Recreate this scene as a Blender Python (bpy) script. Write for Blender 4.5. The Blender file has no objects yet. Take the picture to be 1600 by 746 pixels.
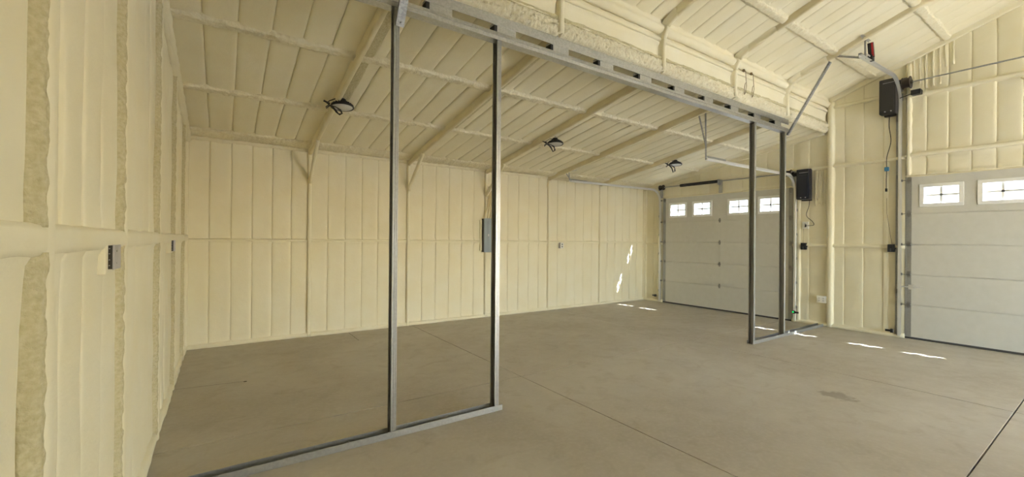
import bpy, bmesh, math, random
from mathutils import Vector, Matrix, noise
random.seed(7)
sc = bpy.context.scene
COL = sc.collection
V = Vector
PI = math.pi

# ------------------------------------------------------------------ camera
# world: back (eave) wall at Y=0, overhead-door wall at X=0, Z up, metres
yaw, pitch, roll, fpx = 0.5972, 0.0028, 0.0083, 665.13
fw = V((math.sin(yaw)*math.cos(pitch), math.cos(yaw)*math.cos(pitch), math.sin(pitch)))
rt = V((math.cos(yaw), -math.sin(yaw), 0)); up = rt.cross(fw)
rt, up = math.cos(roll)*rt + math.sin(roll)*up, -math.sin(roll)*rt + math.cos(roll)*up
cam_d = bpy.data.cameras.new('camera'); cam = bpy.data.objects.new('camera', cam_d); COL.objects.link(cam)
m = Matrix((rt, up, -fw)).transposed().to_4x4(); m.translation = V((-10.828, -8.626, 1.823))
cam.matrix_world = m
cam_d.sensor_fit = 'HORIZONTAL'; cam_d.sensor_width = 36; cam_d.lens = 36*fpx/1600
cam_d.clip_start = 0.02; cam_d.clip_end = 500
sc.camera = cam

# ------------------------------------------------------------------ sky, sun, exposure
SUN_DIR = V((-1.42, 2.45, -2.72)).normalized()          # way the light travels
w = bpy.data.worlds.new('sky'); sc.world = w; w.use_nodes = True
nt = w.node_tree; nt.nodes.clear()
sky = nt.nodes.new('ShaderNodeTexSky'); sky.sky_type = 'NISHITA'; sky.sun_disc = False
sky.sun_elevation = math.asin(-SUN_DIR.z); sky.sun_rotation = math.atan2(-SUN_DIR.x, -SUN_DIR.y)
sky.air_density = 1.0; sky.dust_density = 1.0; sky.ozone_density = 0.6
bg = nt.nodes.new('ShaderNodeBackground'); bg.inputs['Strength'].default_value = 1.2
wo = nt.nodes.new('ShaderNodeOutputWorld')
nt.links.new(sky.outputs[0], bg.inputs[0]); nt.links.new(bg.outputs[0], wo.inputs[0])
sd = bpy.data.lights.new('sun', 'SUN'); sd.energy = 90; sd.angle = math.radians(0.6); sd.color = (1.0, .99, .97)
so = bpy.data.objects.new('sun', sd); COL.objects.link(so); so.location = (6, -14, 12)
so.rotation_euler = SUN_DIR.to_track_quat('-Z', 'Y').to_euler()
def portal(name, loc, sx, sy):                          # guides daylight sampling through an opening, emits nothing
    d = bpy.data.lights.new(name, 'AREA'); d.shape = 'RECTANGLE'; d.size = sx; d.size_y = sy
    d.cycles.is_portal = True
    o = bpy.data.objects.new(name, d); COL.objects.link(o); o.location = loc
    o.rotation_euler = V((-1, 0, 0)).to_track_quat('-Z', 'Y').to_euler()
    return o
DOOR_HW = 1.74
DOOR_C = (-2.43, -7.855)
WIN_OFF = (1.25, .505, -.495, -1.255)
FRONT_X = (-4.6, -0.8)                                  # roll-up door in the front wall stands open, behind the camera
pf = portal('daylight_portal', ((FRONT_X[0]+FRONT_X[1])/2, -13.4, 1.55), FRONT_X[1]-FRONT_X[0], 3.05)
pf.rotation_euler = V((0, 1, 0)).to_track_quat('-Z', 'Y').to_euler()
for c in DOOR_C:
    portal('daylight_portal', (.09, c, 2.71), .36, 3.3)
sc.view_settings.view_transform = 'Standard'; sc.view_settings.look = 'None'
sc.view_settings.exposure = 1.30; sc.view_settings.gamma = 1.0; sc.view_settings.use_curve_mapping = False
sc.cycles.max_bounces = 16; sc.cycles.diffuse_bounces = 10; sc.cycles.use_denoising = True
sc.cycles.caustics_reflective = False; sc.cycles.caustics_refractive = False
sc.cycles.sample_clamp_indirect = 12.0

# ------------------------------------------------------------------ materials
def mat(name, col, rough=.6, metal=0.0, col2=None, nscale=6.0, bump=0.0, bscale=60.0, bump2=0.0, b2scale=8.0, kind=None, spec=.5):
    M = bpy.data.materials.new(name); M.use_nodes = True
    n = M.node_tree.nodes; L = M.node_tree.links; b = n['Principled BSDF']
    b.inputs['Base Color'].default_value = (*col, 1); b.inputs['Roughness'].default_value = rough
    b.inputs['Metallic'].default_value = metal; b.inputs['Specular IOR Level'].default_value = spec
    if col2 or bump or bump2:
        geo = n.new('ShaderNodeNewGeometry')
    if col2:
        t = n.new('ShaderNodeTexVoronoi' if kind == 'spangle' else 'ShaderNodeTexNoise')
        t.inputs['Scale'].default_value = nscale
        if kind != 'spangle': t.inputs['Detail'].default_value = 6
        L.new(geo.outputs['Position'], t.inputs['Vector'])
        r = n.new('ShaderNodeMapRange'); r.inputs[1].default_value = .3; r.inputs[2].default_value = .7
        if kind == 'spangle':
            s = n.new('ShaderNodeSeparateColor'); L.new(t.outputs['Color'], s.inputs[0]); L.new(s.outputs[0], r.inputs[0])
        else:
            L.new(t.outputs[0], r.inputs[0])
        mx = n.new('ShaderNodeMix'); mx.data_type = 'RGBA'
        mx.inputs[6].default_value = (*col, 1); mx.inputs[7].default_value = (*col2, 1)
        L.new(r.outputs[0], mx.inputs[0]); L.new(mx.outputs[2], b.inputs['Base Color'])
    prev = None
    for st, s, d in ((bump2, b2scale, .02), (bump, bscale, .004)):
        if st:
            t = n.new('ShaderNodeTexNoise'); t.inputs['Scale'].default_value = s; t.inputs['Detail'].default_value = 4
            L.new(geo.outputs['Position'], t.inputs['Vector'])
            bp = n.new('ShaderNodeBump'); bp.inputs['Strength'].default_value = st; bp.inputs['Distance'].default_value = d
            L.new(t.outputs[0], bp.inputs['Height'])
            if prev: L.new(prev.outputs[0], bp.inputs['Normal'])
            prev = bp
    if prev: L.new(prev.outputs[0], b.inputs['Normal'])
    return M
FC, FC2 = (.80, .76, .61), (.775, .72, .54)
foam = mat('spray_foam', FC, .75, col2=FC2, nscale=2.2, bump=.25, bscale=70, bump2=.3, b2scale=7, spec=.3)
foam_rough = mat('spray_foam_rough', (.62, .57, .40), .85, col2=(.50, .45, .27), nscale=55, bump=1.0, bscale=55, bump2=.9, b2scale=28, spec=.2)  # granular foam; shade on the seams' near sides is put into its colour
foam_bumpy = mat('spray_foam_bumpy', FC, .8, col2=(.72, .66, .49), nscale=18, bump=.9, bscale=60, bump2=.8, b2scale=26, spec=.25)
foam_thin = mat('spray_foam_skin', (.74, .685, .51), .65, col2=(.70, .63, .44), nscale=5, bump=.15, bscale=60, spec=.3)
steel = mat('galvanized_steel', (.44, .45, .46), .36, .85, col2=(.50, .51, .52), nscale=60, kind='spangle')
strut_steel = mat('weathered_galvanized', (.30, .31, .32), .55, .7, col2=(.40, .41, .42), nscale=70, kind='spangle')
steel_dull = mat('dull_galvanized', (.34, .345, .34), .42, .6, col2=(.40, .405, .40), nscale=40)
track_steel = mat('track_steel', (.76, .76, .75), .34, .5)
hinge_steel = mat('hinge_steel', (.30, .30, .29), .45, .7)
white_steel = mat('door_white_steel', (.62, .615, .585), .42, col2=(.59, .585, .55), nscale=9, bump=.06, bscale=160)
vinyl = mat('white_window_vinyl', (.82, .83, .84), .4)
black = mat('black_plastic', (.018, .018, .02), .38)
navy = mat('black_blue_plastic', (.012, .016, .03), .35)
rubber = mat('black_rubber', (.022, .022, .022), .7)
red = mat('red_plastic', (.45, .02, .03), .45)
dark_spring = mat('oiled_spring_steel', (.03, .03, .032), .45, .5)
bronze = mat('dark_cast_drum', (.055, .045, .04), .55, .5)
grey_panel = mat('grey_enamel', (.20, .235, .26), .45, .2)
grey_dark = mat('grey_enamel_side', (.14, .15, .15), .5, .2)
box_steel = mat('box_steel', (.50, .49, .52), .45, .4)
box_dark = mat('box_inside', (.05, .045, .04), .8)
white_plastic = mat('white_plastic', (.78, .78, .74), .4)
lens = mat('grey_lens', (.55, .55, .54), .35)
lamp_lens = mat('lamp_lens', (.60, .60, .60), .25)
cable_foam = mat('foamed_cable', (.66, .57, .36), .7)
blue = mat('blue_clip', (.03, .16, .32), .5)
brown_wire = mat('brown_wire', (.16, .11, .05), .6)
seal = mat('weather_seal', (.06, .055, .05), .8)
ground_m = mat('outside_gravel', (.24, .24, .235), .9, col2=(.19, .19, .185), nscale=4)
roofing = mat('metal_sheet', (.5, .5, .5), .5, .3)
def emis(name, col, s):
    M = bpy.data.materials.new(name); M.use_nodes = True; b = M.node_tree.nodes['Principled BSDF']
    b.inputs['Base Color'].default_value = (*col, 1); b.inputs['Emission Color'].default_value = (*col, 1); b.inputs['Emission Strength'].default_value = s
    return M
green_led = emis('green_led', (.0, .75, .12), 1.2)
# window glass: tint added to dim the bright sky behind the bars, a little mirror
glass = bpy.data.materials.new('window_glass'); glass.use_nodes = True
n = glass.node_tree.nodes; L = glass.node_tree.links; n.clear()
tr = n.new('ShaderNodeBsdfTransparent'); tr.inputs[0].default_value = (.62, .64, .65, 1)
gl = n.new('ShaderNodeBsdfGlossy'); gl.inputs['Roughness'].default_value = .02
ms = n.new('ShaderNodeMixShader'); ou = n.new('ShaderNodeOutputMaterial')
ms.inputs[0].default_value = .05; L.new(tr.outputs[0], ms.inputs[1]); L.new(gl.outputs[0], ms.inputs[2]); L.new(ms.outputs[0], ou.inputs[0])
# concrete: trowelled tan-grey slab with mottling, worn patches and one oil stain
conc = bpy.data.materials.new('concrete_floor'); conc.use_nodes = True
n = conc.node_tree.nodes; L = conc.node_tree.links; b = n['Principled BSDF']
geo = n.new('ShaderNodeNewGeometry')
def cn(scale, det, dist=0):
    t = n.new('ShaderNodeTexNoise'); t.inputs['Scale'].default_value = scale; t.inputs['Detail'].default_value = det; t.inputs['Distortion'].default_value = dist
    L.new(geo.outputs['Position'], t.inputs['Vector']); return t
def rng(src, a, b_, lo=0, hi=1):
    r = n.new('ShaderNodeMapRange'); r.inputs[1].default_value = a; r.inputs[2].default_value = b_; r.inputs[3].default_value = lo; r.inputs[4].default_value = hi
    L.new(src, r.inputs[0]); return r.outputs[0]
def mixc(f, c1, c2):
    x = n.new('ShaderNodeMix'); x.data_type = 'RGBA'; L.new(f, x.inputs[0])
    for i, c in ((6, c1), (7, c2)):
        if isinstance(c, tuple): x.inputs[i].default_value = (*c, 1)
        else: L.new(c, x.inputs[i])
    return x.outputs[2]
c0 = mixc(rng(cn(.55, 6, .6).outputs[0], .35, .66), (.40, .36, .30), (.49, .455, .40))
c1 = mixc(rng(cn(3.2, 8, 1.2).outputs[0], .52, .75, 0, .55), c0, (.345, .295, .225))
c2 = mixc(rng(cn(24, 5).outputs[0], .45, .8, 0, .35), c1, (.54, .51, .455))
sx = n.new('ShaderNodeVectorMath'); sx.operation = 'SUBTRACT'; sx.inputs[1].default_value = (-4.77, -6.61, 0); L.new(geo.outputs['Position'], sx.inputs[0])
mp = n.new('ShaderNodeMapping'); mp.inputs['Rotation'].default_value = (0, 0, .25); mp.inputs['Scale'].default_value = (7.5, 5.2, 0); L.new(sx.outputs[0], mp.inputs[0])
ln = n.new('ShaderNodeVectorMath'); ln.operation = 'LENGTH'; L.new(mp.outputs[0], ln.inputs[0])
ad = n.new('ShaderNodeMath'); ad.operation = 'ADD'; L.new(ln.outputs['Value'], ad.inputs[0])
L.new(rng(cn(9, 5).outputs[0], .3, .7, -.35, .35), ad.inputs[1])
c3 = mixc(rng(ad.outputs[0], .75, 1.1, .62, 0), c2, (.19, .155, .115))
L.new(c3, b.inputs['Base Color'])
L.new(rng(cn(5, 6).outputs[0], .3, .7, .42, .62), b.inputs['Roughness'])
bp = n.new('ShaderNodeBump'); bp.inputs['Strength'].default_value = .12; bp.inputs['Distance'].default_value = .004
L.new(cn(45, 6).outputs[0], bp.inputs['Height']); L.new(bp.outputs[0], b.inputs['Normal'])
joint_dark = mat('joint_dark', (.07, .06, .045), .9)

# ------------------------------------------------------------------ helpers
def mesh_from(name, verts, faces, smooth=False):
    me = bpy.data.meshes.new(name); me.from_pydata([tuple(v) for v in verts], [], faces); me.update()
    if smooth: me.polygons.foreach_set('use_smooth', [True]*len(me.polygons))
    return me
def link(name, me, material, parent=None, M=None):
    o = bpy.data.objects.new(name, me); COL.objects.link(o)
    if material and me and not me.materials: me.materials.append(material)
    if parent: o.parent = parent
    if M is not None: o.matrix_local = M
    return o
def empty(name, loc=(0, 0, 0)):
    o = bpy.data.objects.new(name, None); COL.objects.link(o); o.location = loc; o.empty_display_size = .1; return o
def tag(o, label=None, cat=None, group=None, kind=None):
    if label: o['label'] = label
    if cat: o['category'] = cat
    if group: o['group'] = group
    if kind: o['kind'] = kind
    return o
class MB:
    def __init__(s): s.bm = bmesh.new()
    def box(s, x0, x1, y0, y1, z0, z1, bev=0.0, M=None):
        r = bmesh.ops.create_cube(s.bm, size=1.0); vs = r['verts']
        T = Matrix.Translation(((x0+x1)/2, (y0+y1)/2, (z0+z1)/2)) @ Matrix.Diagonal((abs(x1-x0), abs(y1-y0), abs(z1-z0), 1))
        bmesh.ops.transform(s.bm, matrix=T, verts=vs)
        if bev:
            es = list({e for v in vs for e in v.link_edges})
            r = bmesh.ops.bevel(s.bm, geom=es, offset=bev, segments=2, profile=.6, affect='EDGES')
            vs = list({v for f in r['faces'] for v in f.verts} | {v for v in vs if v.is_valid})
        if M is not None: bmesh.ops.transform(s.bm, matrix=M, verts=vs)
        return s
    def cyl(s, p, q, r, seg=16, r2=None):
        p, q = V(p), V(q); d = q-p
        res = bmesh.ops.create_cone(s.bm, cap_ends=True, segments=seg, radius1=r, radius2=r if r2 is None else r2, depth=d.length)
        M = Matrix.Translation((p+q)/2) @ d.to_track_quat('Z', 'Y').to_matrix().to_4x4()
        bmesh.ops.transform(s.bm, matrix=M, verts=res['verts']); return s
    def tube(s, pts, r, seg=8):
        pts = [V(p) for p in pts]; rings = []
        nrm = None
        for i, p in enumerate(pts):
            t = (pts[min(i+1, len(pts)-1)] - pts[max(i-1, 0)]).normalized()
            if nrm is None:
                nrm = t.orthogonal().normalized()
            else:
                nrm = (nrm - t*nrm.dot(t)).normalized()
            bn = t.cross(nrm)
            rings.append([s.bm.verts.new(p + r*(math.cos(a)*nrm + math.sin(a)*bn)) for a in [2*PI*k/seg for k in range(seg)]])
        for a, b in zip(rings, rings[1:]):
            for k in range(seg): s.bm.faces.new((a[k], a[(k+1) % seg], b[(k+1) % seg], b[k]))
        s.bm.faces.new(rings[0][::-1]); s.bm.faces.new(rings[-1]); return s
    def prism(s, poly, axis_from, axis_to, ux, uy):
        """2D polygon (a,b) -> a*ux+b*uy, extruded from axis_from to axis_to"""
        ux, uy = V(ux), V(uy)
        A = [s.bm.verts.new(V(axis_from) + a*ux + b*uy) for a, b in poly]
        B = [s.bm.verts.new(V(axis_to) + a*ux + b*uy) for a, b in poly]
        k = len(poly)
        for i in range(k): s.bm.faces.new((A[i], A[(i+1) % k], B[(i+1) % k], B[i]))
        s.bm.faces.new(A[::-1]); s.bm.faces.new(B); return s
    def sweep(s, prof, path, side):
        """closed 2D profile swept on a planar path; profile a -> in-plane normal, b -> side"""
        side = V(side); path = [V(p) for p in path]; rings = []
        for i, p in enumerate(path):
            t = (path[min(i+1, len(path)-1)] - path[max(i-1, 0)]).normalized(); nn = side.cross(t)
            rings.append([s.bm.verts.new(p + a*nn + b*side) for a, b in prof])
        k = len(prof)
        for A, B in zip(rings, rings[1:]):
            for i in range(k): s.bm.faces.new((A[i], A[(i+1) % k], B[(i+1) % k], B[i]))
        s.bm.faces.new(rings[0][::-1]); s.bm.faces.new(rings[-1]); return s
    def lathe(s, prof, c, seg=32):
        c = V(c); rings = []
        for r, z in prof:
            rings.append([s.bm.verts.new(c + V((r*math.cos(2*PI*k/seg), r*math.sin(2*PI*k/seg), z))) for k in range(seg)])
        for A, B in zip(rings, rings[1:]):
            for k in range(seg): s.bm.faces.new((A[k], A[(k+1) % seg], B[(k+1) % seg], B[k]))
        s.bm.faces.new(rings[0][::-1]); s.bm.faces.new(rings[-1]); return s
    def mesh(s, name, smooth=False):
        bmesh.ops.recalc_face_normals(s.bm, faces=s.bm.faces)
        me = bpy.data.meshes.new(name); s.bm.to_mesh(me); s.bm.free()
        if smooth: me.polygons.foreach_set('use_smooth', [True]*len(me.polygons)); me.set_sharp_from_angle(angle=math.radians(40))
        return me
    def build(s, name, material, parent=None, smooth=False, M=None):
        return link(name, s.mesh(name, smooth), material, parent, M)

def frame(o, x, y, z):
    M = Matrix((V(x), V(y), V(z))).transposed().to_4x4(); M.translation = V(o); return M

# foam strip between two ribs: soft pillow with creased long edges, u across, v along, z out of the surface
_pc = {}
def pillow(wd, ln, dep=.03, var=0, crease=.016, rough=0.0, nl=None):
    key = (round(wd, 3), round(ln, 2), dep, var, crease, rough)
    if key in _pc: return _pc[key]
    rs = random.Random(hash(key) & 0xffff)
    us = [0, 0, .015, .04, .09, .2, .35, .5, .65, .8, .91, .96, .985, 1, 1]
    nl = nl or max(10, int(ln/.11))
    vs_ = [0, 0, .02/ln, .05/ln] + [(.05 + (ln-.10)*k/nl)/ln for k in range(1, nl)] + [1-.05/ln, 1-.02/ln, 1, 1]
    sx_ = rs.uniform(-50, 50); verts = []
    lb = rs.uniform(-.006, .006)
    for jv, v in enumerate(vs_):
        wob = .007*noise.noise(V((sx_, v*ln*1.3, 3.1)))
        for ju, u in enumerate(us):
            e = abs(2*u-1)
            z = dep - crease*(e**14) - .004*e*e + lb*(u-.5)*2
            d = min(v*ln, (1-v)*ln)
            z += .022*math.exp(-(d/.035)**2)
            z += .006*noise.noise(V((u*wd*4+sx_, v*ln*3, 0))) + (.010+rough)*noise.noise(V((u*wd*1.5+sx_, v*ln*1.1, 9)))
            if rough: z += rough*noise.noise(V((u*wd*28+sx_, v*ln*28, 4)))
            if ju in (0, len(us)-1) or jv in (0, len(vs_)-1): z = -.02
            x = (u-.5)*wd + (wob if 0 < u < 1 else 0)
            verts.append((x, v*ln, z))
    k = len(us); faces = [(j*k+i, j*k+i+1, (j+1)*k+i+1, (j+1)*k+i) for j in range(len(vs_)-1) for i in range(k-1)]
    me = mesh_from('foam_panel', verts, faces, True); _pc[key] = me; return me
# foam-coated bar: rounded profile, X along, Y across, Z out
_bc = {}
def bar(ln, wd, ht, amp=.004, freq=9.0, flare=.6, var=0, seg=.06, rag=0.0):
    key = (round(ln, 2), wd, ht, amp, freq, flare, var, rag)
    if key in _bc: return _bc[key]
    rs = random.Random(hash(key) & 0xffff); sx_ = rs.uniform(-40, 40)
    f = flare*wd
    prof = [(-wd/2-f, -.012), (-wd/2-f*.45, ht*.10), (-wd/2-f*.12, ht*.32), (-wd*.5, ht*.62), (-wd*.44, ht*.88), (-wd*.28, ht), (0, ht*1.03),
            (wd*.28, ht), (wd*.44, ht*.88), (wd*.5, ht*.62), (wd/2+f*.12, ht*.32), (wd/2+f*.45, ht*.10), (wd/2+f, -.012)]
    ns = max(4, int(ln/seg)); verts = []
    for i in range(ns+1):
        x = ln*i/ns
        for j, (y, z) in enumerate(prof):
            p = V((x*freq+sx_, y*freq*2, z*freq*2))
            dv = noise.noise_vector(p)*amp
            if rag: dv += noise.noise_vector(V((x*30+sx_, y*30, z*30)))*rag
            low = .3 if j in (0, len(prof)-1) else 1
            verts.append((x, y+dv.y, z+dv.z*low))
    k = len(prof); faces = [(j*k+i, (j+1)*k+i, (j+1)*k+i+1, j*k+i+1) for j in range(ns) for i in range(k-1)]
    faces += [tuple(range(k)), tuple(range(ns*k+k-1, ns*k-1, -1))]
    me = mesh_from('foam_bar', verts, faces, True); me.flip_normals(); _bc[key] = me; return me
def mcopy(me, material):
    """mesh data shared per (mesh, material)"""
    if not me.materials: me.materials.append(material); return me
    if me.materials[0] == material: return me
    k = (me.name, material.name)
    if k not in _mm: c = me.copy(); c.materials.clear(); c.materials.append(material); _mm[k] = c
    return _mm[k]
_mm = {}
def put(name, me, material, parent, M): return link(name, mcopy(me, material), material, parent, M)
def put_bar(name, a, b, out, wd, ht, parent, material=None, **k):
    """foam bar from a to b whose top faces direction out"""
    a, b = V(a), V(b); x = (b-a).normalized(); z = V(out); z = (z - x*z.dot(x)).normalized(); y = z.cross(x)
    return put(name, bar((b-a).length, wd, ht, **k), material or foam, parent, frame(a, x, y, z))

# ------------------------------------------------------------------ dimensions
XL = -11.336; YP = -4.80; YR = -9.0; YF = -13.2
RX = [XL+.02, -9.50, -7.61, -5.72, -3.83, -1.95, -.03]     # frame lines
KL, KM = .168, .346
def zl(y): return 3.46 - KL*y
def zm(y): return 4.88 + KM*(YP-y) if y > YR else 4.88 + KM*(YP-YR) - KM*(YR-y)
def ztop(y): return zl(y) if y > YP else zm(y)
GZ = 1.80

# ------------------------------------------------------------------ floor: slabs divided by saw-cut joints
floor = MB().box(XL-.3, .6, YF-.3, .3, -.30, -.06).build('floor', joint_dark); tag(floor, kind='structure')
jx = [XL-.2, -7.52, -3.72, .5]; jy = [YF-.2, -11.6, -7.88, -4.0, .2]
for i in range(3):
    for j in range(4):
        g = .0055
        MB().box(jx[i]+g, jx[i+1]-g, jy[j]+g, jy[j+1]-g, -.06, 0, .003).build('slab', conc, floor)
def crack(a, b, wd=.008):
    a, b = V((*a, .0004)), V((*b, .0004)); t = (b-a).normalized(); s = V((-t.y, t.x, 0)); m_ = MB()
    pts = []; k = 14
    for i in range(k+1):
        p = a.lerp(b, i/k) + s*noise.noise(a + V((i*.7, 0, 0)))*.012*math.sin(PI*i/k)
        q = wd*(.35+.65*math.sin(PI*min(.5, .1+.9*i/k)))
        pts.append((m_.bm.verts.new(p-s*q/2), m_.bm.verts.new(p+s*q/2)))
    for A, B in zip(pts, pts[1:]): m_.bm.faces.new((A[0], B[0], B[1], A[1]))
    return m_.build('floor_crack', joint_dark, floor)
crack((-11.30, -2.17), (-10.58, -2.27)); crack((-8.80, -.06), (-8.80, -.80)); crack((-9.06, -.70), (-8.80, -.80), .004)
put('joint_pit', MB().cyl((0, 0, -.001), (0, 0, .0007), .02, 12).mesh('joint_pit'), joint_dark, floor, Matrix.Translation((-10.575, -2.28, 0)))

# ------------------------------------------------------------------ walls and roofs (shells)
T = .12
wall_back = MB().box(XL-T, .3, .02, .02+T, -.05, 3.7).build('wall_back', foam); tag(wall_back, kind='structure')
def gable(name, x0, x1, holes):
    """end wall following both roof slopes, with door holes [(yc, hw, z0, z1)] cut as separate strips"""
    ys = sorted({.14, 0.0, YP, YR, YF, *[h[0]-h[1] for h in holes], *[h[0]+h[1] for h in holes]})
    bm = MB()
    for a, b_ in zip(ys, ys[1:]):
        mid = (a+b_)/2; z0 = -.05
        for h in holes:
            if abs(mid-h[0]) < h[1]: z0 = h[3]
        ta, tb = [(zl(t) if mid > YP else zm(t)) + .10 for t in (a, b_)]
        bm.prism([(a, z0), (b_, z0), (b_, tb), (a, ta)], (x0, 0, 0), (x1, 0, 0), (0, 1, 0), (0, 0, 1))
    return bm.build(name, foam)
wall_left = tag(gable('wall_left', XL-.03-T, XL-.03, []), kind='structure')
wall_right = tag(gable('wall_right', .05, .085, [(c, DOOR_HW-.03, 0, 3.05) for c in DOOR_C]), kind='structure')
wall_front = tag(MB().box(XL-T, FRONT_X[0], YF-.15, YF-.03, -.05, zm(YF)+.1).box(FRONT_X[1], .3, YF-.15, YF-.03, -.05, zm(YF)+.1).box(FRONT_X[0], FRONT_X[1], YF-.15, YF-.03, 3.05, zm(YF)+.1).build('wall_front', foam), kind='structure')
def roof(name, y0, z0, y1, z1):
    b_ = MB().prism([(y0, z0), (y1, z1), (y1, z1+.1), (y0, z0+.1)], (XL-.2, 0, 0), (.3, 0, 0), (0, 1, 0), (0, 0, 1))
    return tag(b_.build(name, foam), kind='structure')
O = .035
ceiling = roof('ceiling', .2, zl(.2)+O, YP, zl(YP)+O)
ceiling_main = roof('ceiling', YP+.05, zm(YP+.05)+O, YR, zm(YR)+O)
ceiling_far = roof('ceiling', YF-.2, zm(YF-.2)+O, YR, zm(YR)+O)
added_sunshade = roof('ceiling', -17.0, zm(-17.0)+O, YF-.16, zm(YF-.16)+O)      # unseen overhang, added to keep the sun out of the front opening
strip = MB().box(XL-.05, .1, YP-.01, YP+.04, 4.215, 5.0).build('wall_middle', foam); tag(strip, kind='structure')
ground = MB().box(.17, 60, -45, 30, -.35, -.03).box(-45, .17, -45, YF-.15, -.35, -.03).build('ground', ground_m); tag(ground, kind='structure')

# ------------------------------------------------------------------ back wall: foam strips, girt, posts, knee braces
F_BACK = lambda x, z, y=.03: frame((x, y, z), (1, 0, 0), (0, 0, 1), (0, -1, 0))
n_ = 0
for a, b_ in zip(RX, RX[1:]):
    wd = (b_-a)/6
    for k in range(6):
        x = a + wd*(k+.5)
        for z0, z1 in ((.0, GZ-.045), (GZ+.0, 3.53)):
            n_ += 1
            put('foam_panel', pillow(wd, z1-z0, var=n_ % 4), foam, wall_back, F_BACK(x, z0))
    put_bar('girt', (a, .03, GZ-.03), (b_, .03, GZ-.03), (0, -1, 0), .045, .05, wall_back, var=n_ % 3, flare=.5)
    put_bar('foam_sill', (a, .02, .03), (b_, .02, .03), (0, -1, 0), .07, .055, wall_back, var=n_ % 3, amp=.008)
    put_bar('eave_bead', (a, -.24, zl(-.24)+.02), (b_, -.24, zl(-.24)+.02), (0, -KL, -1), .34, .05, wall_back, foam_bumpy, var=n_ % 3, amp=.012, freq=9, rag=.014, flare=.12, seg=.022)
    put_bar('corner_bead', (a, .02, 3.47), (b_, .02, 3.47), (0, -1, -.55), .10, .06, wall_back, foam, var=n_ % 3, amp=.014, freq=8, rag=.010, flare=.5, seg=.03)
for i, x in enumerate(RX):
    put_bar('post', (x, .03, 0), (x, .03, 3.5), (0, -1, 0), .06, .075, wall_back, var=i % 3, flare=.45, amp=.004, freq=4)
    if 0 < i < 4:
        put_bar('knee_brace', (x, -.03, 2.86), (x, -.78, 3.50), (0, -.65, -.75), .05, .05, wall_back, foam, flare=.12, amp=.003)

# ------------------------------------------------------------------ left gable wall
F_LEFT = lambda y, z, x=XL-.02: frame((x, y, z), (0, 1, 0), (0, 0, 1), (1, 0, 0))
LP = [-9.6, -8.15, -6.68, -5.36, -3.72, -2.2, -.72, 0.05]
n_ = 0
for a, b_ in zip(LP, LP[1:]):
    ns = max(1, round((b_-a)/.33)); wd = (b_-a)/ns
    for k in range(ns):
        y = a + wd*(k+.5); n_ += 1
        put('foam_panel', pillow(wd, GZ-.02, var=n_ % 4, crease=.008), foam, wall_left, F_LEFT(y, 0))
        put('foam_panel', pillow(wd, round(ztop(y)-GZ+.02, 1), var=n_ % 4, crease=.008), foam, wall_left, F_LEFT(y, GZ))
    put_bar('foam_sill', (XL-.03, a, .04), (XL-.03, b_, .04), (1, 0, 0), .09, .075, wall_left, var=n_ % 3, amp=.012, freq=5)
put_bar('girt', (XL-.02, LP[0], GZ+.01), (XL-.02, .03, GZ+.01), (1, 0, 0), .105, .066, wall_left, flare=.16, amp=.007, freq=4)
for i, y in enumerate(LP[:-1]):
    put_bar('post', (XL-.02, y+.055, 0), (XL-.02, y+.055, ztop(y)), (1, 0, 0), .105, .068, wall_left, foam, var=i % 2, flare=.05, amp=.004, freq=5)
    for z0, z1 in ((.06, GZ-.03), (GZ+.05, ztop(y))):
        put_bar('rough_seam', (XL+.012, y-.008, z0), (XL+.012, y-.008, z1), (.55, -1, 0), .058, .02, wall_left, foam_rough, var=i % 2, flare=.25, amp=.005, freq=14, rag=.0045, seg=.02)

# ------------------------------------------------------------------ overhead-door wall
F_DOOR = lambda y, z, x=.055: frame((x, y, z), (0, -1, 0), (0, 0, 1), (-1, 0, 0))
n_ = 0
def door_cols(y0, y1, zrows, wd0=.30, crease=.006):
    global n_
    ns = max(1, round(abs(y1-y0)/wd0)); wd = abs(y1-y0)/ns
    for k in range(ns):
        y = y0 - wd*(k+.5)
        for z0, z1 in zrows:
            zt = ztop(y)+.03 if z1 is None else z1
            if zt - z0 < .12: continue
            n_ += 1
            put('foam_panel', pillow(wd, round(zt-z0, 1) if z1 is None else zt-z0, .055, n_ % 3, crease), foam, wall_right, F_DOOR(y, z0))
LD0, LD1 = DOOR_C[0]+DOOR_HW, DOOR_C[0]-DOOR_HW
RD0, RD1 = DOOR_C[1]+DOOR_HW, DOOR_C[1]-DOOR_HW
door_cols(0, LD0, [(0, GZ-.03), (GZ-.03, 3.46), (3.46, None)], .35)
door_cols(LD0, LD1, [(3.10, 3.44), (3.46, None)], .3, .004)
door_cols(LD1, RD0, [(0, GZ-.05), (GZ-.05, 3.46), (3.46, None)], .34)
door_cols(RD0, RD1, [(3.10, 3.46), (3.5, 4.60), (4.64, None)], .30, .012)
door_cols(RD1, RD1-.9, [(0, GZ-.03), (GZ-.03, 3.46), (3.46, None)], .3)
for y0, y1 in ((0, LD0), (LD1, RD0), (RD1, RD1-.9)):
    put_bar('girt', (.01, y0, GZ-.05), (.01, y1, GZ-.05), (-1, 0, 0), .06, .045, wall_right, flare=.8)
    put_bar('foam_sill', (.01, y0, .03), (.01, y1, .03), (-1, 0, 0), .07, .06, wall_right, amp=.009)
put_bar('girt', (.01, 0, 3.46), (.01, LD1, 3.46), (-1, 0, .1), .06, .05, wall_right, flare=.8)
put_bar('girt', (.01, LD1, 3.46), (.01, RD0, 3.46), (-1, 0, 0), .06, .05, wall_right, flare=.8)
put_bar('girt', (.01, RD0, 3.49), (.01, RD1-.9, 3.49), (-1, 0, 0), .07, .06, wall_right, flare=.8)
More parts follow.
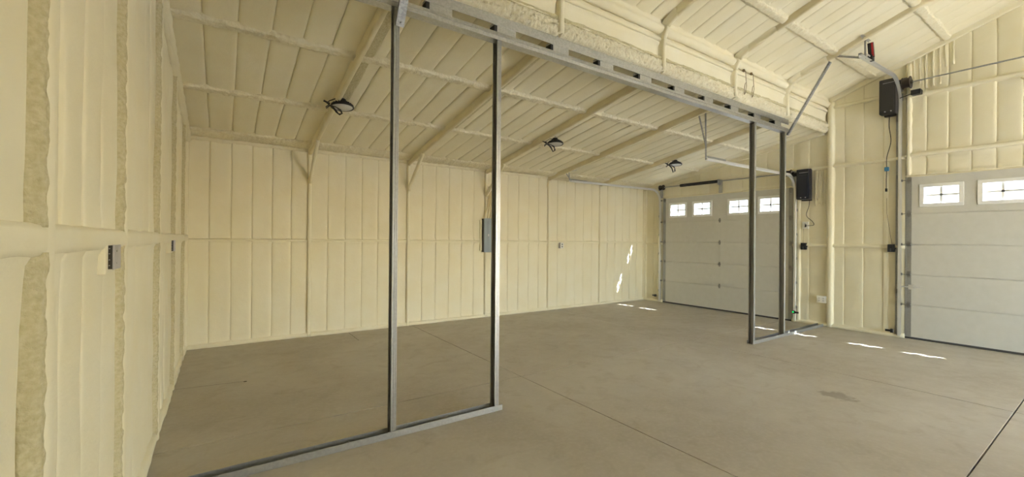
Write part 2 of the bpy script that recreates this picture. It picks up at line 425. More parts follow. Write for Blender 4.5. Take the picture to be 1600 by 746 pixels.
put_bar('girt', (.01, RD0, 4.62), (.01, RD1-.9, 4.62), (-1, 0, 0), .07, .06, wall_right, flare=.7)
put_bar('girt', (.01, -4.9, 4.72), (.01, RD0, 4.72), (-1, 0, 0), .06, .04, wall_right, flare=.7)
for y, z1 in ((-.06, 3.5), (LD0+.13, 3.45), (LD1-.12, 3.45), (-4.90, 4.85), (-5.82, 5.15), (RD1-.1, 5.9)):
    put_bar('post', (.01, y, 0), (.01, y, z1), (-1, 0, 0), .07 if y != -4.90 else .10, (.022 if y == -5.82 else .05) if y != -4.90 else .075, wall_right, flare=1.0 if y == -5.82 else .6, amp=.004, freq=4)
put_bar('jamb_post', (.01, RD0-.05, 3.12), (.01, RD0-.05, 5.25), (-1, 0, 0), .06, .06, wall_right, flare=.4, amp=.01, rag=.004)
put_bar('rake_bead', (.03, 0, zl(0)-.01), (.03, YP, zl(YP)-.01), (-1, 0, -.6), .09, .07, wall_right, foam, amp=.012, rag=.004)
put_bar('rake_bead', (.03, YP, zm(YP)-.01), (.03, YR, zm(YR)-.01), (-1, 0, -.6), .09, .07, wall_right, foam, amp=.012, rag=.004)
put_bar('rake_bead', (XL-.02, 0, zl(0)-.02), (XL-.02, YP, zl(YP)-.02), (1, 0, -.6), .09, .10, wall_left, foam, amp=.012, rag=.004)
# runs of foam drips beside the right-hand door corner and beside the opener
for k in range(7):
    y = RD0 - .10 - .085*k - random.uniform(0, .04)
    put_bar('foam_drip', (.0, y, ztop(y)-.02), (.0, y-.02*random.random(), 4.70+.35*random.random()), (-1, 0, 0), .022, .011, wall_right, foam, flare=.5, amp=.008, freq=12, var=k % 3)
for k in range(6):
    y = -4.62 - .035*k
    put_bar('foam_drip', (.0, y, 3.40), (.0, y, 2.62+.15*random.random()), (-1, 0, 0), .016, .010, wall_right, foam, flare=.6, amp=.006, freq=12, var=k % 3)

# ------------------------------------------------------------------ roofs: strips between purlins, purlins, rafters
def roof_bays(parent, k, z0, yref, rows, xs, var0=0, amp=.010):
    N = math.sqrt(1+k*k); ydir = V((0, -1, k))/N; nd = V((0, -k, -1))/N
    P = lambda x, y, o=0: V((x, y, z0 + k*(yref-y))) - nd*o
    c = var0
    for a, b_ in zip(xs, xs[1:]):
        wd = (b_-a)/6
        for r0, r1 in zip(rows, rows[1:]):
            ln = (r0-r1)*N
            for q in range(6):
                c += 1
                put('foam_panel', pillow(wd, ln, .03, c % 4, .02 if b_ < -1 else .004), foam, parent, frame(P(a+wd*(q+.5), r0, .03), (1, 0, 0), ydir, nd))
        for i, r in enumerate(rows):
            if 0 < i < len(rows)-1:
                c += 1
                put_bar('purlin', P(a, r), P(b_, r), nd, .11, .034, parent, foam_bumpy, var=c % 4, flare=.35, amp=amp*1.2, freq=7, rag=.012, seg=.022)
    return P, nd
lean_rows = [.03, -1.80, -3.33, -4.79]
P, nd = roof_bays(ceiling, KL, 3.46, 0, lean_rows, RX)
for i, x in enumerate(RX):
    put_bar('rafter', P(x, -.02), P(x, -4.78), nd, .065, .105, ceiling, foam_thin if 0 < i < 6 else foam, var=i % 2, flare=.22, amp=.004, freq=4)
    if 0 < i < 6:
        put_bar('rafter_overspray', P(x+.10, -1.9), P(x+.10, -4.6), nd, .12, .012, ceiling, foam_rough, var=i % 2, flare=.2, amp=.006, freq=10, rag=.002)
main_rows = [-4.83, -5.62, -6.68, -7.74, -9.0]
P2, nd2 = roof_bays(ceiling_main, KM, 4.88, YP, main_rows, RX, 2, .006)
for i, x in enumerate(RX):
    put_bar('rafter', P2(x, -4.86), P2(x, -9.0), nd2, .06, .085, ceiling_main, foam_thin if 0 < i < 6 else foam, var=i % 2, flare=.15, amp=.003, freq=4)
    if 0 < i < 6:
        pts = [(x, -4.87, 4.25), (x, -4.87, 4.66), (x, -4.93, 4.82), (x, -5.12, 4.94), (x, -5.5, 5.05)]
        for p, q in zip(pts, pts[1:]):
            d = V(q)-V(p); o = V((0, -d.z, d.y)); o = o if o.y < 0 else -o
            e = d.normalized()*.02
            put_bar('post_fillet', V(p)-e-o.normalized()*.05, V(q)+e-o.normalized()*.05, o, .07, .075, strip, foam, flare=.5, amp=.004)

# ------------------------------------------------------------------ foam-covered band over the partition header
_rb = {}
def rough_band(wd, ht, var):
    key = (round(wd, 2), var)
    if key in _rb: return _rb[key]
    nx, nz = int(wd/.014), 16; verts = []
    for j in range(nz+1):
        for i in range(nx+1):
            u, v = wd*(i/nx-.5), ht*j/nz
            p = V((u*34+var*17, v*22, var*5.0)); e = min(1, 4*min(v/ht, 1-v/ht)+.15)
            z = .045*e + e*(.028*abs(noise.noise(p))*2 + .020*noise.noise(p*2.3) + .012*noise.noise(p*.25))
            if i in (0, nx) or j in (0, nz): z = -.02
            verts.append((u, v, z))
    k = nx+1; faces = [(j*k+i, j*k+i+1, (j+1)*k+i+1, (j+1)*k+i) for j in range(nz) for i in range(nx)]
    _rb[key] = mesh_from('rough_band', verts, faces, True); return _rb[key]
for i, (a, b_) in enumerate(zip(RX, RX[1:])):
    F = lambda z, y: frame(((a+b_)/2, y, z), (1, 0, 0), (0, 0, 1), (0, -1, 0))
    put('rough_band', rough_band(b_-a-.02, .21, i % 3), foam_bumpy, strip, F(4.19, YP-.01))
    put('foam_panel', pillow(b_-a-.10, .24, .02, i % 3, .01), foam, strip, F(4.38, YP-.015))
    put_bar('foam_ledge', (a, YP, 4.66), (b_, YP, 4.66), (0, -1, .1), .06, .055, strip, foam, var=i % 3, flare=.5, amp=.006)
    put_bar('foam_bead', (a, YP-.01, 4.83), (b_, YP-.01, 4.83), (0, -1, -.9), .12, .10, strip, foam, var=i % 3, flare=.7, amp=.012)
    put_bar('foam_ledge', (a, YP-.01, 4.39), (b_, YP-.01, 4.39), (0, -1, .3), .05, .05, strip, foam_rough, var=i % 3, flare=.5, amp=.012, freq=12, rag=.006)

# ------------------------------------------------------------------ steel stud partition frame
part = empty('steel_stud_frame', (-6, YP, 0))
tag(part, 'galvanized steel stud partition frame with boxed header, split by a wide opening', 'stud frame')
PM = Matrix.Translation((6, -YP, 0))
def pb(mb, name, material, parent=part, smooth=False):
    return mb.build(name, material, parent, smooth, PM if parent is part else None)
FL, WB, TH = .050, .095, .0022
def stud(xc, z0, z1):
    """C-stud, open side to -X, flange face towards the viewer carries two pressed ribs"""
    x0, x1 = xc-FL/2, xc+FL/2; y0, y1 = YP+.003, YP+.003+WB
    g = .003
    out = [(x0, y0), (x0+.012, y0), (x0+.015, y0+g), (x0+.019, y0+g), (x0+.022, y0), (x0+.030, y0), (x0+.033, y0+g), (x0+.037, y0+g), (x0+.040, y0), (x1, y0),
           (x1, y1), (x0, y1), (x0, y1-.014), (x0+TH, y1-.014), (x0+TH, y1-TH), (x1-TH, y1-TH), (x1-TH, y0+TH+g), (x0+TH, y0+TH+g), (x0+TH, y0+.014), (x0, y0+.014)]
    return pb(MB().prism(out, (0, 0, z0), (0, 0, z1), (1, 0, 0), (0, 1, 0)), 'stud', steel_dull)
def track_run(x0, x1, name='bottom_track', h=.058):
    t = .003; y0, y1 = YP-.004, YP+.104
    pr = [(y0, 0), (y1, 0), (y1, h), (y1-t, h), (y1-t, t), (y0+t, t), (y0+t, h), (y0, h)]
    return pb(MB().prism(pr, (x0, 0, .001), (x1, 0, .001), (0, 1, 0), (0, 0, 1)), name, steel_dull)
bt = track_run(XL+.09, -8.335); bt2 = track_run(-3.05, -.06)
for x in (-9.52, -8.405): stud(x, .006, 3.96)
for x in (-3.005, -1.855): stud(x, .006, 3.96)
for t_, xs in ((bt, (-11.0, -10.4, -9.9, -9.30, -8.62)), (bt2, (-2.7, -2.1, -1.2, -.5))):
    for x in xs:
        b_ = MB().cyl((0, 0, .003), (0, 0, .012), .013, 6); b_.cyl((0, 0, .01), (0, 0, .045), .005, 8)
        link('anchor_bolt', b_.mesh('anchor_bolt'), steel_dull, t_, Matrix.Translation((x, YP+.045, .002)))
    for k in range(6):
        x = random.uniform(xs[0], xs[-1])
        link('screw', MB().cyl((0, -.001, 0), (0, .003, 0), .004, 8).mesh('screw'), steel_dull, t_, Matrix.Translation((x, YP-.007, .03)))
HX0, HX1 = XL+.06, -1.76
def rail(name, z0, z1, open_up, material):
    t = .004; y0, y1 = YP-.008, YP+.100
    if open_up: pr = [(y0, z0), (y1, z0), (y1, z1), (y1-t, z1), (y1-t, z0+t), (y0+t, z0+t), (y0+t, z1), (y0+.001, z1), (y0-.006, z0+.044), (y0, z0+.038)]
    else: pr = [(y0, z1), (y0, z0), (y0+t, z0), (y0+t, z1-t), (y1-t, z1-t), (y1-t, z1-.02), (y1, z1-.02), (y1, z1)]
    return pb(MB().prism(pr, (HX0, 0, 0), (HX1, 0, 0), (0, 1, 0), (0, 0, 1)), name, material)
rail('header_track', 3.945, 4.025, True, steel); rail('header_track', 4.095, 4.213, False, steel)
x = -9.206 - .767*2
while x < HX1 - .2:
    c = MB().box(x, x+.24, YP-.003, YP+.002, 4.0, 4.11).box(x, x+.004, YP, YP+.092, 3.95, 4.2).box(x, x+.24, YP+.088, YP+.092, 4.0, 4.11)
    c.box(x-.035, x-.001, YP+.012, YP+.088, 3.985, 4.12)
    cr = pb(c, 'header_cripple', steel)
    m_ = MB().box(x-.037, x-.0355, YP-.001, YP+.088, 4.028, 4.092).box(x-.037, x, YP-.003, YP+.010, 4.027, 4.093)
    link('cripple_shade', m_.mesh('cripple_shade'), rubber, cr, Matrix())  # black sheet stands in for the shade inside the cripple's open side
    x += .767
def strut(a, b_, wd=.05):
    a, b_ = V(a), V(b_); d = (b_-a).normalized(); s = V((1, 0, 0)); nn = d.cross(s)
    t = .003; w2 = wd/2
    pr = [(-w2, 0), (w2, 0), (w2, .035), (w2-t, .035), (w2-t, t), (-w2+t, t), (-w2+t, .035), (-w2, .035)]
    return pb(MB().prism(pr, a, b_, s, nn), 'strut', strut_steel)
strut((-1.80, YP-.02, 3.88), (-1.93, -5.56, 5.02)); strut((-9.50, YP-.015, 3.77), (-9.50, -5.56, 5.03), .075)
for x, z in ((-9.50, 3.80), (-9.48, 3.84), (-1.80, 3.92), (-1.79, 3.96)):
    pb(MB().cyl((x, YP-.055, z), (x, YP-.01, z), .006, 8), 'screw', steel_dull)

# ------------------------------------------------------------------ overhead doors
SEC = [.03, .648, 1.222, 1.795, 2.38, 3.085]
def hinge(parent, y, z, edge=0):
    b_ = MB().box(-.004, 0, y-.022, y+.022, z-.06, z-.008, .001).box(-.004, 0, y-.022, y+.022, z+.008, z+.06, .001)
    b_.cyl((-.012, y-.028, z), (-.012, y+.028, z), .010, 10)
    b_.box(-.010, 0, y-.028, y-.022, z-.03, z+.03).box(-.010, 0, y+.022, y+.028, z-.03, z+.03)
    for dz in (-.04, .04): b_.cyl((-.009, y, z+dz), (0, y, z+dz), .006, 8)
    if edge:
        b_.cyl((-.030, y, z), (-.030, y+edge*.10, z), .006, 8).box(-.036, 0, y-.03, y-.025, z-.02, z+.02).cyl((-.030, y+edge*.085, z), (-.030, y+edge*.105, z), .022, 12)
    return b_.build('hinge', hinge_steel, parent, True)
def overhead_door(yc, label, lock=False):
    d = empty('garage_door', (0, yc, 0)); tag(d, label, 'garage door', 'overhead sectional doors')
    secs = []
    for i, (z0, z1) in enumerate(zip(SEC, SEC[1:])):
        b_ = MB(); g = .009; hw = DOOR_HW
        if i < 4:
            b_.box(0, .045, -hw, hw, z0+g, z1-g, .004).box(.016, .034, -hw+.002, hw-.002, z1-.02, z1+.02)
        else:
            ys = [-hw]; zlo, zhi = 2.525, 2.905
            for o in sorted(WIN_OFF): ys += [o-.265, o+.265]
            ys.append(hw)
            for a, c in zip(ys[::2], ys[1::2]): b_.box(0, .045, a, c, z0+g, z1-g)
            for o in WIN_OFF: b_.box(0, .045, o-.266, o+.266, z0+g, zlo).box(0, .045, o-.266, o+.266, zhi, z1-g)
        s = b_.build('section', white_steel, d); secs.append(s)
        MB().box(-.0025, .01, hw-.09, hw+.002, z0+g, z1-g, .001).build('end_stile', steel_dull, s)
        MB().box(-.0025, .01, -hw-.002, -hw+.09, z0+g, z1-g, .001).build('end_stile', steel_dull, s)
        MB().box(-.0015, .01, -.035, .035, z0+g, z1-g, .001).build('center_stile', white_steel, s)
        MB().box(-.001, .004, -hw+.09, hw-.09, z0+.012, z0+.020).build('lip', white_steel, s)
        if i:
            hinge(s, 0, z0); hinge(s, hw-.05, z0, 1); hinge(s, -hw+.05, z0, -1)
    hinge(secs[4], hw-.05, 3.02, 1); hinge(secs[4], -hw+.05, 3.02, -1); 
    MB().box(-.004, .05, -DOOR_HW, DOOR_HW, .002, .034, .004).build('bottom_seal', seal, d)
    for o in WIN_OFF:
        f = MB(); y0, y1, z0, z1 = o-.29, o+.29, 2.50, 2.925; t = .062
        f.box(-.014, .055, y0, y1, z0, z0+t, .006).box(-.014, .055, y0, y1, z1-t, z1, .006).box(-.014, .055, y0, y0+t, z0+t, z1-t, .004).box(-.014, .055, y1-t, y1, z0+t, z1-t, .004)
        f.box(.008, .036, o-.018, o+.018, z0+t, z1-t).box(.008, .036, y0+t, y1-t, 2.7125-.017, 2.7125+.017)
        fr_ = f.build('window_frame', vinyl, d)
        for ya, yb in ((y0+t, o-.018), (o+.018, y1-t)):
            for za, zb in ((z0+t, 2.6955), (2.7295, z1-t)):
                MB().box(.021, .025, ya, yb, za, zb).build('pane', glass, fr_)
    if lock:
        l = MB().box(-.012, 0, DOOR_HW-.14, DOOR_HW-.05, .94, 1.03, .003).box(-.02, -.012, DOOR_HW-.20, DOOR_HW+.06, .975, .995, .002)
        l.cyl((-.05, DOOR_HW-.13, .985), (-.01, DOOR_HW-.13, .985), .008, 10)
        l.box(-.012, 0, DOOR_HW-.26, DOOR_HW-.14, .966, .986, .002)
        l.build('slide_lock', track_steel, d)
    return d
overhead_door(DOOR_C[0], 'off-white sectional garage door in far corner, seen behind the steel studs')
overhead_door(DOOR_C[1], 'off-white sectional garage door cut by right edge, with slide lock', True)

def track(name, y, zh, r, xe, ze, inner, label, hangers, thing_parts=()):
    """rolled track: upright, bend and horizontal run; inner=+1 when the door lies towards +Y"""
    t = empty(name, (-.06, y, 0)); tag(t, label, 'door track', 'overhead door tracks')
    M = Matrix.Translation((.06, -y, 0))
    xv = -.055
    path = [(xv, y, .04), (xv, y, zh-r)]
    for k in range(1, 13):
        a = PI/2*k/12; path.append((xv - r*(1-math.cos(a)), y, zh - r + r*math.sin(a)))
    path.append((xe, y, ze))
    h, w_, th = .026, .05, .003
    s = inner
    pr = [(-h, s*w_*.5), (-h, -s*w_*.35), (-h*.6, -s*w_*.5), (h*.6, -s*w_*.5), (h, -s*w_*.35), (h, s*w_*.5),
          (h-th, s*w_*.5), (h-th, -s*w_*.3), (h*.55, -s*(w_*.5-th)), (-h*.55, -s*(w_*.5-th)), (-h+th, -s*w_*.3), (-h+th, s*w_*.5)]
    MB().sweep(pr, path[:2], (0, 1, 0)).build('upright_rail', track_steel, t, True, M)
    MB().sweep(pr, path[1:-1], (0, 1, 0)).build('curved_rail', track_steel, t, True, M)
    MB().sweep(pr, path[-2:], (0, 1, 0)).build('horizontal_rail', track_steel, t, True, M)
    yo = y - s*.035
    MB().box(-.030, -.027, yo-s*.03, yo+s*.01, .02, zh-r+.12).box(-.03, .0, yo-s*.03, yo-s*.027, .02, zh-r+.12).build('jamb_angle', steel_dull, t, False, M)
    z = .35
    while z < zh-r:
        MB().box(-.075, -.027, yo-.002, yo+.002, z-.03, z+.03).box(-.03, -.025, yo-.03, yo+.03, z-.03, z+.03).cyl((-.055, yo-.012, z), (-.055, yo+.012, z), .008, 8).build('bracket', steel_dull, t, False, M)
        z += .55
    MB().box(xe, xe+.6, y-s*.03, y-s*.027, zh+.01, zh+.045).box(xe, xe+.6, y-s*.03, y+s*.01, zh+.042, zh+.045).build('stiffener_angle', steel_dull, t, False, Matrix.Translation((.06, -y, 0)) @ Matrix.Translation((0, 0, (ze-zh)*.8)))
    for a, b_ in hangers:
        a, b_ = V(a), V(b_); dd = (b_-a); ln = dd.length; dn = dd.normalized()
        sd_ = V((1, 0, 0)) if abs(dn.x) < .8 else V((0, 1, 0)); nn = dn.cross(sd_).normalized(); sd_ = nn.cross(dn)
        hb = MB(); th = .0025; wq = .034; step = .045; k = int(ln/step)
        # perforated strap: two edge strips and cross pieces, so the punched slots are open
        def bxm(u0, u1, v0, v1, off=0):
            pts = [(u0, v0), (u1, v0), (u1, v1), (u0, v1)]
            hb.prism(pts, a + nn*off, a + nn*(off+th), sd_, dn)
        bxm(-wq/2, -wq*.22, 0, ln); bxm(wq*.22, wq/2, 0, ln)
        for q in range(k+1): bxm(-wq*.22, wq*.22, min(q*step, ln-.016), min(q*step+.018, ln))
        hb.prism([(-th, 0), (0, 0), (0, .03), (-th, .03)], a + sd_*(wq/2), b_ + sd_*(wq/2), sd_, nn)
        hb.build('hanger_strap', steel_dull, t, False, M)
    return t, M
Yl, Ym, Yr, Yr2 = DOOR_C[0]+DOOR_HW+.07, DOOR_C[0]-DOOR_HW-.07, DOOR_C[1]+DOOR_HW+.07, DOOR_C[1]-DOOR_HW-.07
track('door_track', Yl, 3.33, .38, -3.64, 3.31, -1, 'bent steel door track running below the eave of the back wall',
      [((-3.60, Yl, 3.31), (-3.83, Yl+.02, 3.58)), ((-3.66, Yl, 3.31), (-3.70, Yl-.02, 3.60)), ((-3.75, Yl, 3.50), (-3.50, Yl-.1, 3.58))])
track('door_track', Ym, 3.33, .38, -3.62, 3.315, 1, 'bent steel door track reaching back above the studs, on long perforated hangers',
      [((-3.62, Ym, 3.30), (-3.64, Ym, 4.14)), ((-3.63, Ym, 3.56), (-3.84, Ym+.02, 4.14))])
tk, MT = track('door_track', Yr, 4.96, .45, -2.15, 4.90, -1, 'tall high-lift steel door track beside the black opener under the main roof',
      [((-1.90, Yr, 4.93), (-1.90, Yr, 5.28)), ((-1.90, Yr, 4.95), (-1.95, Yr+.42, 5.12)), ((-1.72, Yr, 5.27), (-2.10, Yr, 5.27))])
bump = empty('bumper_spring', (-1.66, Yr, 4.97)); tag(bump, 'black bumper with red strip fixed on the high door track end', 'bumper')
R_ = Matrix.Rotation(math.radians(-14), 4, 'Y')
MB().box(-.05, .05, -.035, .035, -.03, .07, .006).build('clamp', black, bump)
MB().box(-.025, .02, -.05, .03, .02, .27, .006).build('bumper_body', black, bump, M=R_)
MB().box(-.034, -.024, -.050, -.022, .04, .265, .002).build('red_strip', red, bump, M=R_)
MB().box(-.20, -.04, -.006, .006, .03, .05, .001).build('arm', track_steel, bump)

# torsion shafts
def shaft(name, y0, y1, z, label, spring, drums, plates, ds=1.0):
    s = empty(name, (-.12, y0, z)); tag(s, label, 'door shaft', 'overhead door shafts'); M = Matrix.Translation((.12, -y0, -z))
    MB().cyl((-.12, y0, z), (-.12, y1, z), .0135, 12).build('shaft_rod', steel_dull, s, True, M)
    for a, b_ in spring:
        pts = []; turns = int(abs(b_-a)/.017); seg = 8
        for k in range(turns*seg+1):
            an = 2*PI*k/seg; pts.append((-.12+.036*math.cos(an), a+(b_-a)*k/(turns*seg), z+.036*math.sin(an)))
        MB().tube(pts, .0068, 5).build('torsion_spring', dark_spring, s, True, M)
        for e, dr in ((a, 1), (b_, -1)):
            MB().cyl((-.12, e-.03, z), (-.12, e+.03, z), .042, 16).cyl((-.12, e-.045, z), (-.12, e-.03, z), .025, 12).build('spring_cone', dark_spring, s, True, M)
    for y in drums:
        MB().cyl((-.12, y-.055, z), (-.12, y+.055, z), .060*ds, 24).cyl((-.12, y-.062, z), (-.12, y-.05, z), .078*ds, 24).cyl((-.12, y+.05, z), (-.12, y+.06, z), .072*ds, 24).cyl((-.12, y-.09, z), (-.12, y-.06, z), .028, 14).build('cable_drum', bronze, s, True, M)
    for y in plates:
        b_ = MB().box(-.17, 0, y-.003, y+.003, z-.09, z+.05, .001).box(-.03, -.02, y-.05, y+.05, z-.30, z+.05, .001).cyl((-.12, y-.015, z), (-.12, y+.015, z), .03, 16)
        b_.build('bearing_plate', steel, s, False, M)
    return s
shaft('torsion_shaft', -.60, -4.34, 3.395, 'thin steel shaft with black coil spring above the corner garage door', [(-1.37, -2.42)], (-.72, -4.12), (-.64, -2.46, -4.20))
shaft('torsion_shaft', -5.95, -9.75, 4.86, 'long bare steel shaft crossing the foam wall above the right garage door', [(-8.2, -9.3)], (-6.15, -9.6), (-6.03, -7.9, -9.66), 1.5)
for y, z, zt, lb in ((-.745, .05, 3.39, 'thin lifting cable at the back-wall side of the corner door'), (Yr-.10, .1, 4.85, 'thin lifting cable along left edge of the right garage door')):
    MB().tube([(-.052, y, z), (-.058, y, zt)], .0022, 6).build('lift_cable', steel_dull)
    tag(bpy.data.objects[-1] if False else COL.objects[-1], lb, 'cable')

# wall-mounted openers
def opener(y, z, label, cord, tip, mat_, sd_=1):
    o = empty('door_opener', (-.06, y, z)); tag(o, label, 'door opener', 'side-mounted door openers')
    hw, hh = .125, .335
    MB().box(-.20, -.02, -hw, hw, -hh, hh, .022).build('housing', mat_, o, True)
    MB().box(-.215, -.195, -hw+.025, hw-.025, -hh+.05, hh-.14, .01).build('front_cover', mat_, o, True)
    MB().box(-.206, -.19, -hw+.02, hw-.06, hh-.085, hh-.075, .002).build('silver_stripe', box_steel, o)
    MB().cyl((-.06, sd_*(hw-.01), hh-.08), (-.06, sd_*(hw+.11), hh-.08), .045, 20).cyl((-.06, sd_*(hw+.09), hh-.08), (-.06, sd_*(hw+.13), hh-.08), .06, 20).build('gear_hub', black, o, True)
    MB().box(-.02, .06, -.09, .09, -hh-.02, hh+.02, .003).build('mounting_plate', dark_spring, o)
    for dy in (-.06, .03): MB().cyl((-.21, dy, -hh+.04), (-.20, dy, -hh+.04), .012, 12).build('button', box_steel, o)
    pts = [V(p) for p in cord]; sm = []
    for k in range(len(pts)-1):
        p0, p1, p2, p3 = pts[max(k-1, 0)], pts[k], pts[k+1], pts[min(k+2, len(pts)-1)]
        for q in range(6):
            t = q/6; sm.append(.5*((2*p1)+(-p0+p2)*t+(2*p0-5*p1+4*p2-p3)*t*t+(-p0+3*p1-3*p2+p3)*t**3))
    sm.append(pts[-1])
    MB().tube([p - V((-.06, y, z)) for p in sm], .006, 6).build('power_cord', rubber, o, True)
    if tip: MB().box(-.02, .02, -.014, .014, -.03, .03, .004).build('plug', rubber, o, M=Matrix.Translation(pts[-1] - V((-.06, y, z))))
    return o
opener(-4.46, 3.10, 'black opener box on wall beside the corner garage door', [(-.1, -4.54, 2.78), (-.08, -4.52, 2.62), (-.05, -4.46, 2.42), (-.05, -4.58, 2.28), (-.05, -4.60, 2.20), (-.05, -4.45, 2.19)], True, navy)
opener(-5.90, 4.65, 'black opener box high on wall left of the right garage door', [(-.1, -5.90, 4.33), (-.07, -5.885, 4.1), (-.06, -5.91, 3.8), (-.06, -5.85, 3.5), (-.06, -5.85, 3.27), (-.06, -5.845, 3.05), (-.06, -5.845, 2.86)], True, black, -1)
MB().box(-.085, -.035, -5.885, -5.815, 3.23, 3.31, .012).build('cord_clip', blue); tag(COL.objects[-1], 'small blue clip hanging on the black power cord', 'clip')
MB().box(-.19, -.03, -6.36, -6.22, 4.60, 4.69, .012).cyl((-.11, -6.22, 4.64), (-.11, -6.05, 4.60), .008, 8).build('cable_monitor', black); tag(COL.objects[-1], 'small black cable monitor under the drum of the high shaft', 'sensor')

# ------------------------------------------------------------------ electrical pieces
pn = empty('breaker_panel', (-5.64, -.02, 1.92)); tag(pn, 'grey metal breaker panel on the back wall behind the second stud', 'breaker panel')
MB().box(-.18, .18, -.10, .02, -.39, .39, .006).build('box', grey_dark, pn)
MB().box(-.185, .185, -.108, -.100, -.395, .395, .002).build('cover', grey_panel, pn)
MB().box(-.09, .165, -.114, -.106, -.36, .34, .003).build('panel_door', grey_panel, pn)
MB().box(-.085, -.065, -.120, -.112, -.02, .03, .002).build('latch', box_steel, pn)
for k, (dx, tx) in enumerate(((-.13, -.03), (-.06, -.02), (.0, .0), (.07, .02), (.13, .04))):
    pts = [(dx, -.03, .38), (dx*.85+.01*k, -.05, .55), (tx*1.5, -.05, .75), (tx, -.045, 1.0), (tx*.6, -.03, 1.15)]
    MB().tube(pts, .011, 8).build('feed_cable', cable_foam, pn, True)
for i, sgn in enumerate((-1, 1)): MB().box(-.24 if sgn < 0 else .185, -.185 if sgn < 0 else .24, -.02, .05, -.36, .36, .02).build('foam_edge', foam, pn, True)
ob = empty('outlet_box', (-3.42, -.02, 1.68)); tag(ob, 'small grey outlet box at girt height on the far back wall', 'outlet')
MB().box(-.055, .055, -.06, .03, -.075, .075, .005).build('box', box_steel, ob)
MB().box(-.05, .05, -.068, -.058, -.07, .07, .004).build('cover', white_plastic, ob)
for dz in (-.03, .03): MB().box(-.018, .018, -.072, -.066, dz-.018, dz+.018, .003).build('socket', grey_dark, ob)
def left_box(y, z, label):
    o = empty('junction_box', (XL, y, z)); tag(o, label, 'electrical box', 'open steel boxes on the left wall')
    MB().box(.02, .064, 0, .155, -.058, .058, .002).build('box', box_dark, o)
    MB().box(-.02, .047, -.035, .19, -.085, .075, .018).build('foam_collar', foam, o, True)
    MB().box(.063, .070, -.003, .160, -.061, .061, .002).build('face_plate', box_steel, o)
    for dz in (-.04, -.012, .018, .043): MB().cyl((.052, -.004, dz), (.052, .001, dz), .003, 8).build('screw', steel_dull, o)
    for dz in (-.03, .03): MB().cyl((.069, .05, dz), (.0725, .05, dz), .004, 8).build('screw', steel_dull, o)
left_box(-5.80, 1.72, 'near steel electrical box with open dark side, below the left wall girt')
left_box(-2.68, 1.725, 'far, tiny steel electrical box below the left wall girt')
def ctrl(y, z, label):
    o = empty('control_box', (-.03, y, z)); tag(o, label, 'control box', 'black control boxes on the door wall')
    MB().box(-.05, .04, -.05, .05, -.075, .075, .008).build('box', black, o, True)
    MB().box(-.056, -.048, -.032, .032, .005, .05, .003).build('button_pad', rubber, o)
    for dz in (-.05, -.02): MB().cyl((-.055, 0, dz), (-.048, 0, dz), .010, 12).build('button', grey_dark, o)
    MB().box(-.04, -.01, -.075, -.048, -.02, .01, .004).build('side_fitting', black, o)
ctrl(-4.41, 1.73, 'black control box by the corner garage door, below its opener')
ctrl(-5.92, 1.72, 'black control box beside the track of the right garage door')
for y0, z0, y1, z1, lb in ((-4.40, 2.17, -4.40, 1.80, 'thin brown wire down to control box near corner door'), (-5.85, 2.70, -5.93, 1.80, 'thin brown wire down to control box near right door')):
    MB().tube([(-.045, y0, z0), (-.05, y0-.004, (z0*2+z1)/3), (-.045, (y0+y1)/2, (z0+z1*2)/3), (-.05, y1, z1)], .003, 6).build('control_wire', brown_wire, None, True); tag(COL.objects[-1], lb, 'wire')
wp = empty('wall_outlet', (-.04, -4.76, .58)); tag(wp, 'white double wall outlet plate low between the garage doors', 'outlet')
MB().box(-.03, .04, -.085, .085, -.075, .075, .006).build('plate', white_plastic, wp, True)
for dy in (-.04, .04):
    for dz in (-.025, .025): MB().box(-.034, -.028, dy-.017, dy+.017, dz-.016, dz+.016, .002).build('socket', lens, wp)
po = empty('cord_outlet', (-.04, -4.44, 2.20)); tag(po, 'small white outlet holding the plug of the corner door opener', 'outlet')
MB().box(-.012, .03, -.06, .06, -.08, .08, .004).build('plate', white_plastic, po)
for dz in (-.03, .03): MB().box(-.017, -.01, -.018, .018, dz-.018, dz+.018, .002).build('socket', lens, po)
def sensor(y, z, side, label, lit=False):
    o = empty('safety_sensor', (-.10, y, z)); tag(o, label, 'sensor', 'door safety sensors')
    MB().box(-.03, .03, -.02, .02, -.035, .035, .006).build('sensor_body', black, o, True)
    MB().box(-.006, .09, side*.02, side*.024, -.02, .02, .001).box(-.006, -.001, side*.02, side*.10, -.02, .02).build('bracket', black, o)
    MB().cyl((0, -side*.02, 0), (0, -side*.028, 0), .015, 14).build('lens', lens if not lit else green_led, o)
    if lit: MB().cyl((-.036, 0, .01), (-.029, 0, .01), .012, 12).build('led', green_led, o)
sensor(-.50, .19, 1, 'black safety sensor near floor in the far wall corner')
sensor(Ym+.0, .23, -1, 'glowing green safety sensor low on track behind the studs', True)
sensor(Yr+.095, .12, 1, 'black safety sensor near floor beside the right garage door')
for i, (x, lb) in enumerate(((-3.56, 'left of two brown wire loops hanging over the header'), (-3.31, 'right of two brown wire loops hanging over the header'))):
    o = MB(); y = YP-.10
    o.tube([(x, y+.06, 4.72), (x, y, 4.70), (x-.01, y-.01, 4.60), (x+.015, y-.01, 4.45), (x-.02, y-.01, 4.33), (x-.05, y-.01, 4.29), (x-.055, y-.01, 4.38), (x-.035, y-.01, 4.47), (x-.005, y-.005, 4.50)], .0048, 6)
    o.cyl((x, y+.02, 4.72), (x, y+.04, 4.72), .025, 10)
    o.build('wire_loop', brown_wire, None, True); tag(COL.objects[-1], lb, 'wire', 'wire loops on the header band')
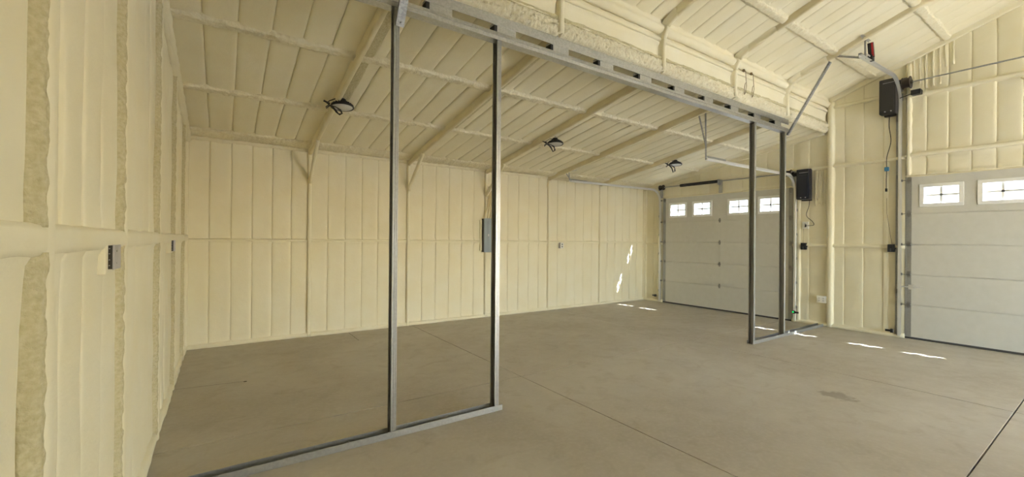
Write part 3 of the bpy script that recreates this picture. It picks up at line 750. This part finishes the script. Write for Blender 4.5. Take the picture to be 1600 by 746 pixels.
MB().tube([(-.03, -7.55, 4.55), (-.09, -7.56, 4.53), (-.10, -7.62, 4.47), (-.09, -7.70, 4.46), (-.06, -7.74, 4.52), (-.02, -7.74, 4.56)], .014, 8).build('foamed_wire_loop', cable_foam, None, True); tag(COL.objects[-1], 'foam-coated wire loop on girt above right garage door', 'wire')

# ------------------------------------------------------------------ high-bay lamps
def lamp(x, y, z, label, swing):
    o = empty('high_bay_lamp', (x, y, z)); o.rotation_euler = (math.radians(-4.5), math.radians(-1), -math.atan2(x+10.83, y+8.63)); tag(o, label, 'lamp', 'round high-bay lamps under the low roof')
    MB().lathe([(.155, 0), (.158, .012), (.152, .03), (.10, .042), (.085, .05), (.085, .075), (.06, .08), (.05, .115), (.02, .12)], (0, 0, 0), 36).build('housing', black, o, True)
    fin = MB()
    for k in range(16):
        fin.box(.05, .125, -.003, .003, .03, .058, 0, Matrix.Rotation(2*PI*k/16, 4, 'Z'))
    fin.build('cooling_fins', black, o)
    MB().lathe([(.03, -.012), (.125, -.010), (.138, .0), (.138, .004)], (0, 0, 0), 36).build('lens', lamp_lens, o, True)
    ring = MB().tube([(.15*math.cos(2*PI*k/32), .15*math.sin(2*PI*k/32), .004) for k in range(33)], .011, 8); ring.build('rim', black, o, True)
    zt = zl(y)-z-.11
    MB().tube([(0, 0, .115), (.018, 0, .13), (.02, 0, .15), (0, 0, .165), (-.015, 0, .15)], .004, 6).tube([(0, 0, .16), (0, 0, zt+.06)], .003, 6).build('hook', steel_dull, o, True)
    s = swing; MB().tube([(-.02, .0, .10), (-.10, -.03, .10), (-.17, -.05, .055), (-.20, -.06, .02), (-.13, -.06, -.03), (-.08, -.06, -.10), (-.035*s, -.06, -.135*s), (.0, -.06, -.11*s), (-.02, -.06, -.06), (-.09, -.05, -.02),
        (-.15, -.04, -.0), (-.19, -.05, -.035), (-.205, -.05, -.055), (-.21, -.05, -.03), (-.17, -.05, .0), (-.12, -.05, -.02), (-.075, -.055, -.08), (-.05, -.06, -.12*s), (-.015, -.065, -.12*s), (-.015, -.06, -.09), (-.06, -.05, -.04)], .0075, 7).build('power_cord', rubber, o, True)
    MB().cyl((-.24, -.07, .045), (-.16, -.045, .02), .013, 10).build('plug', rubber, o, True)
lamp(-9.44, -2.28, 3.68, 'round black high-bay lamp nearest the left wall, hanging left of the first stud', 1.0)
lamp(-5.52, -2.28, 3.68, 'round black high-bay lamp, middle of three, right of the second stud', 1.25)
lamp(-1.72, -2.28, 3.68, 'round black high-bay lamp farthest away, above the corner garage door', 1.5)
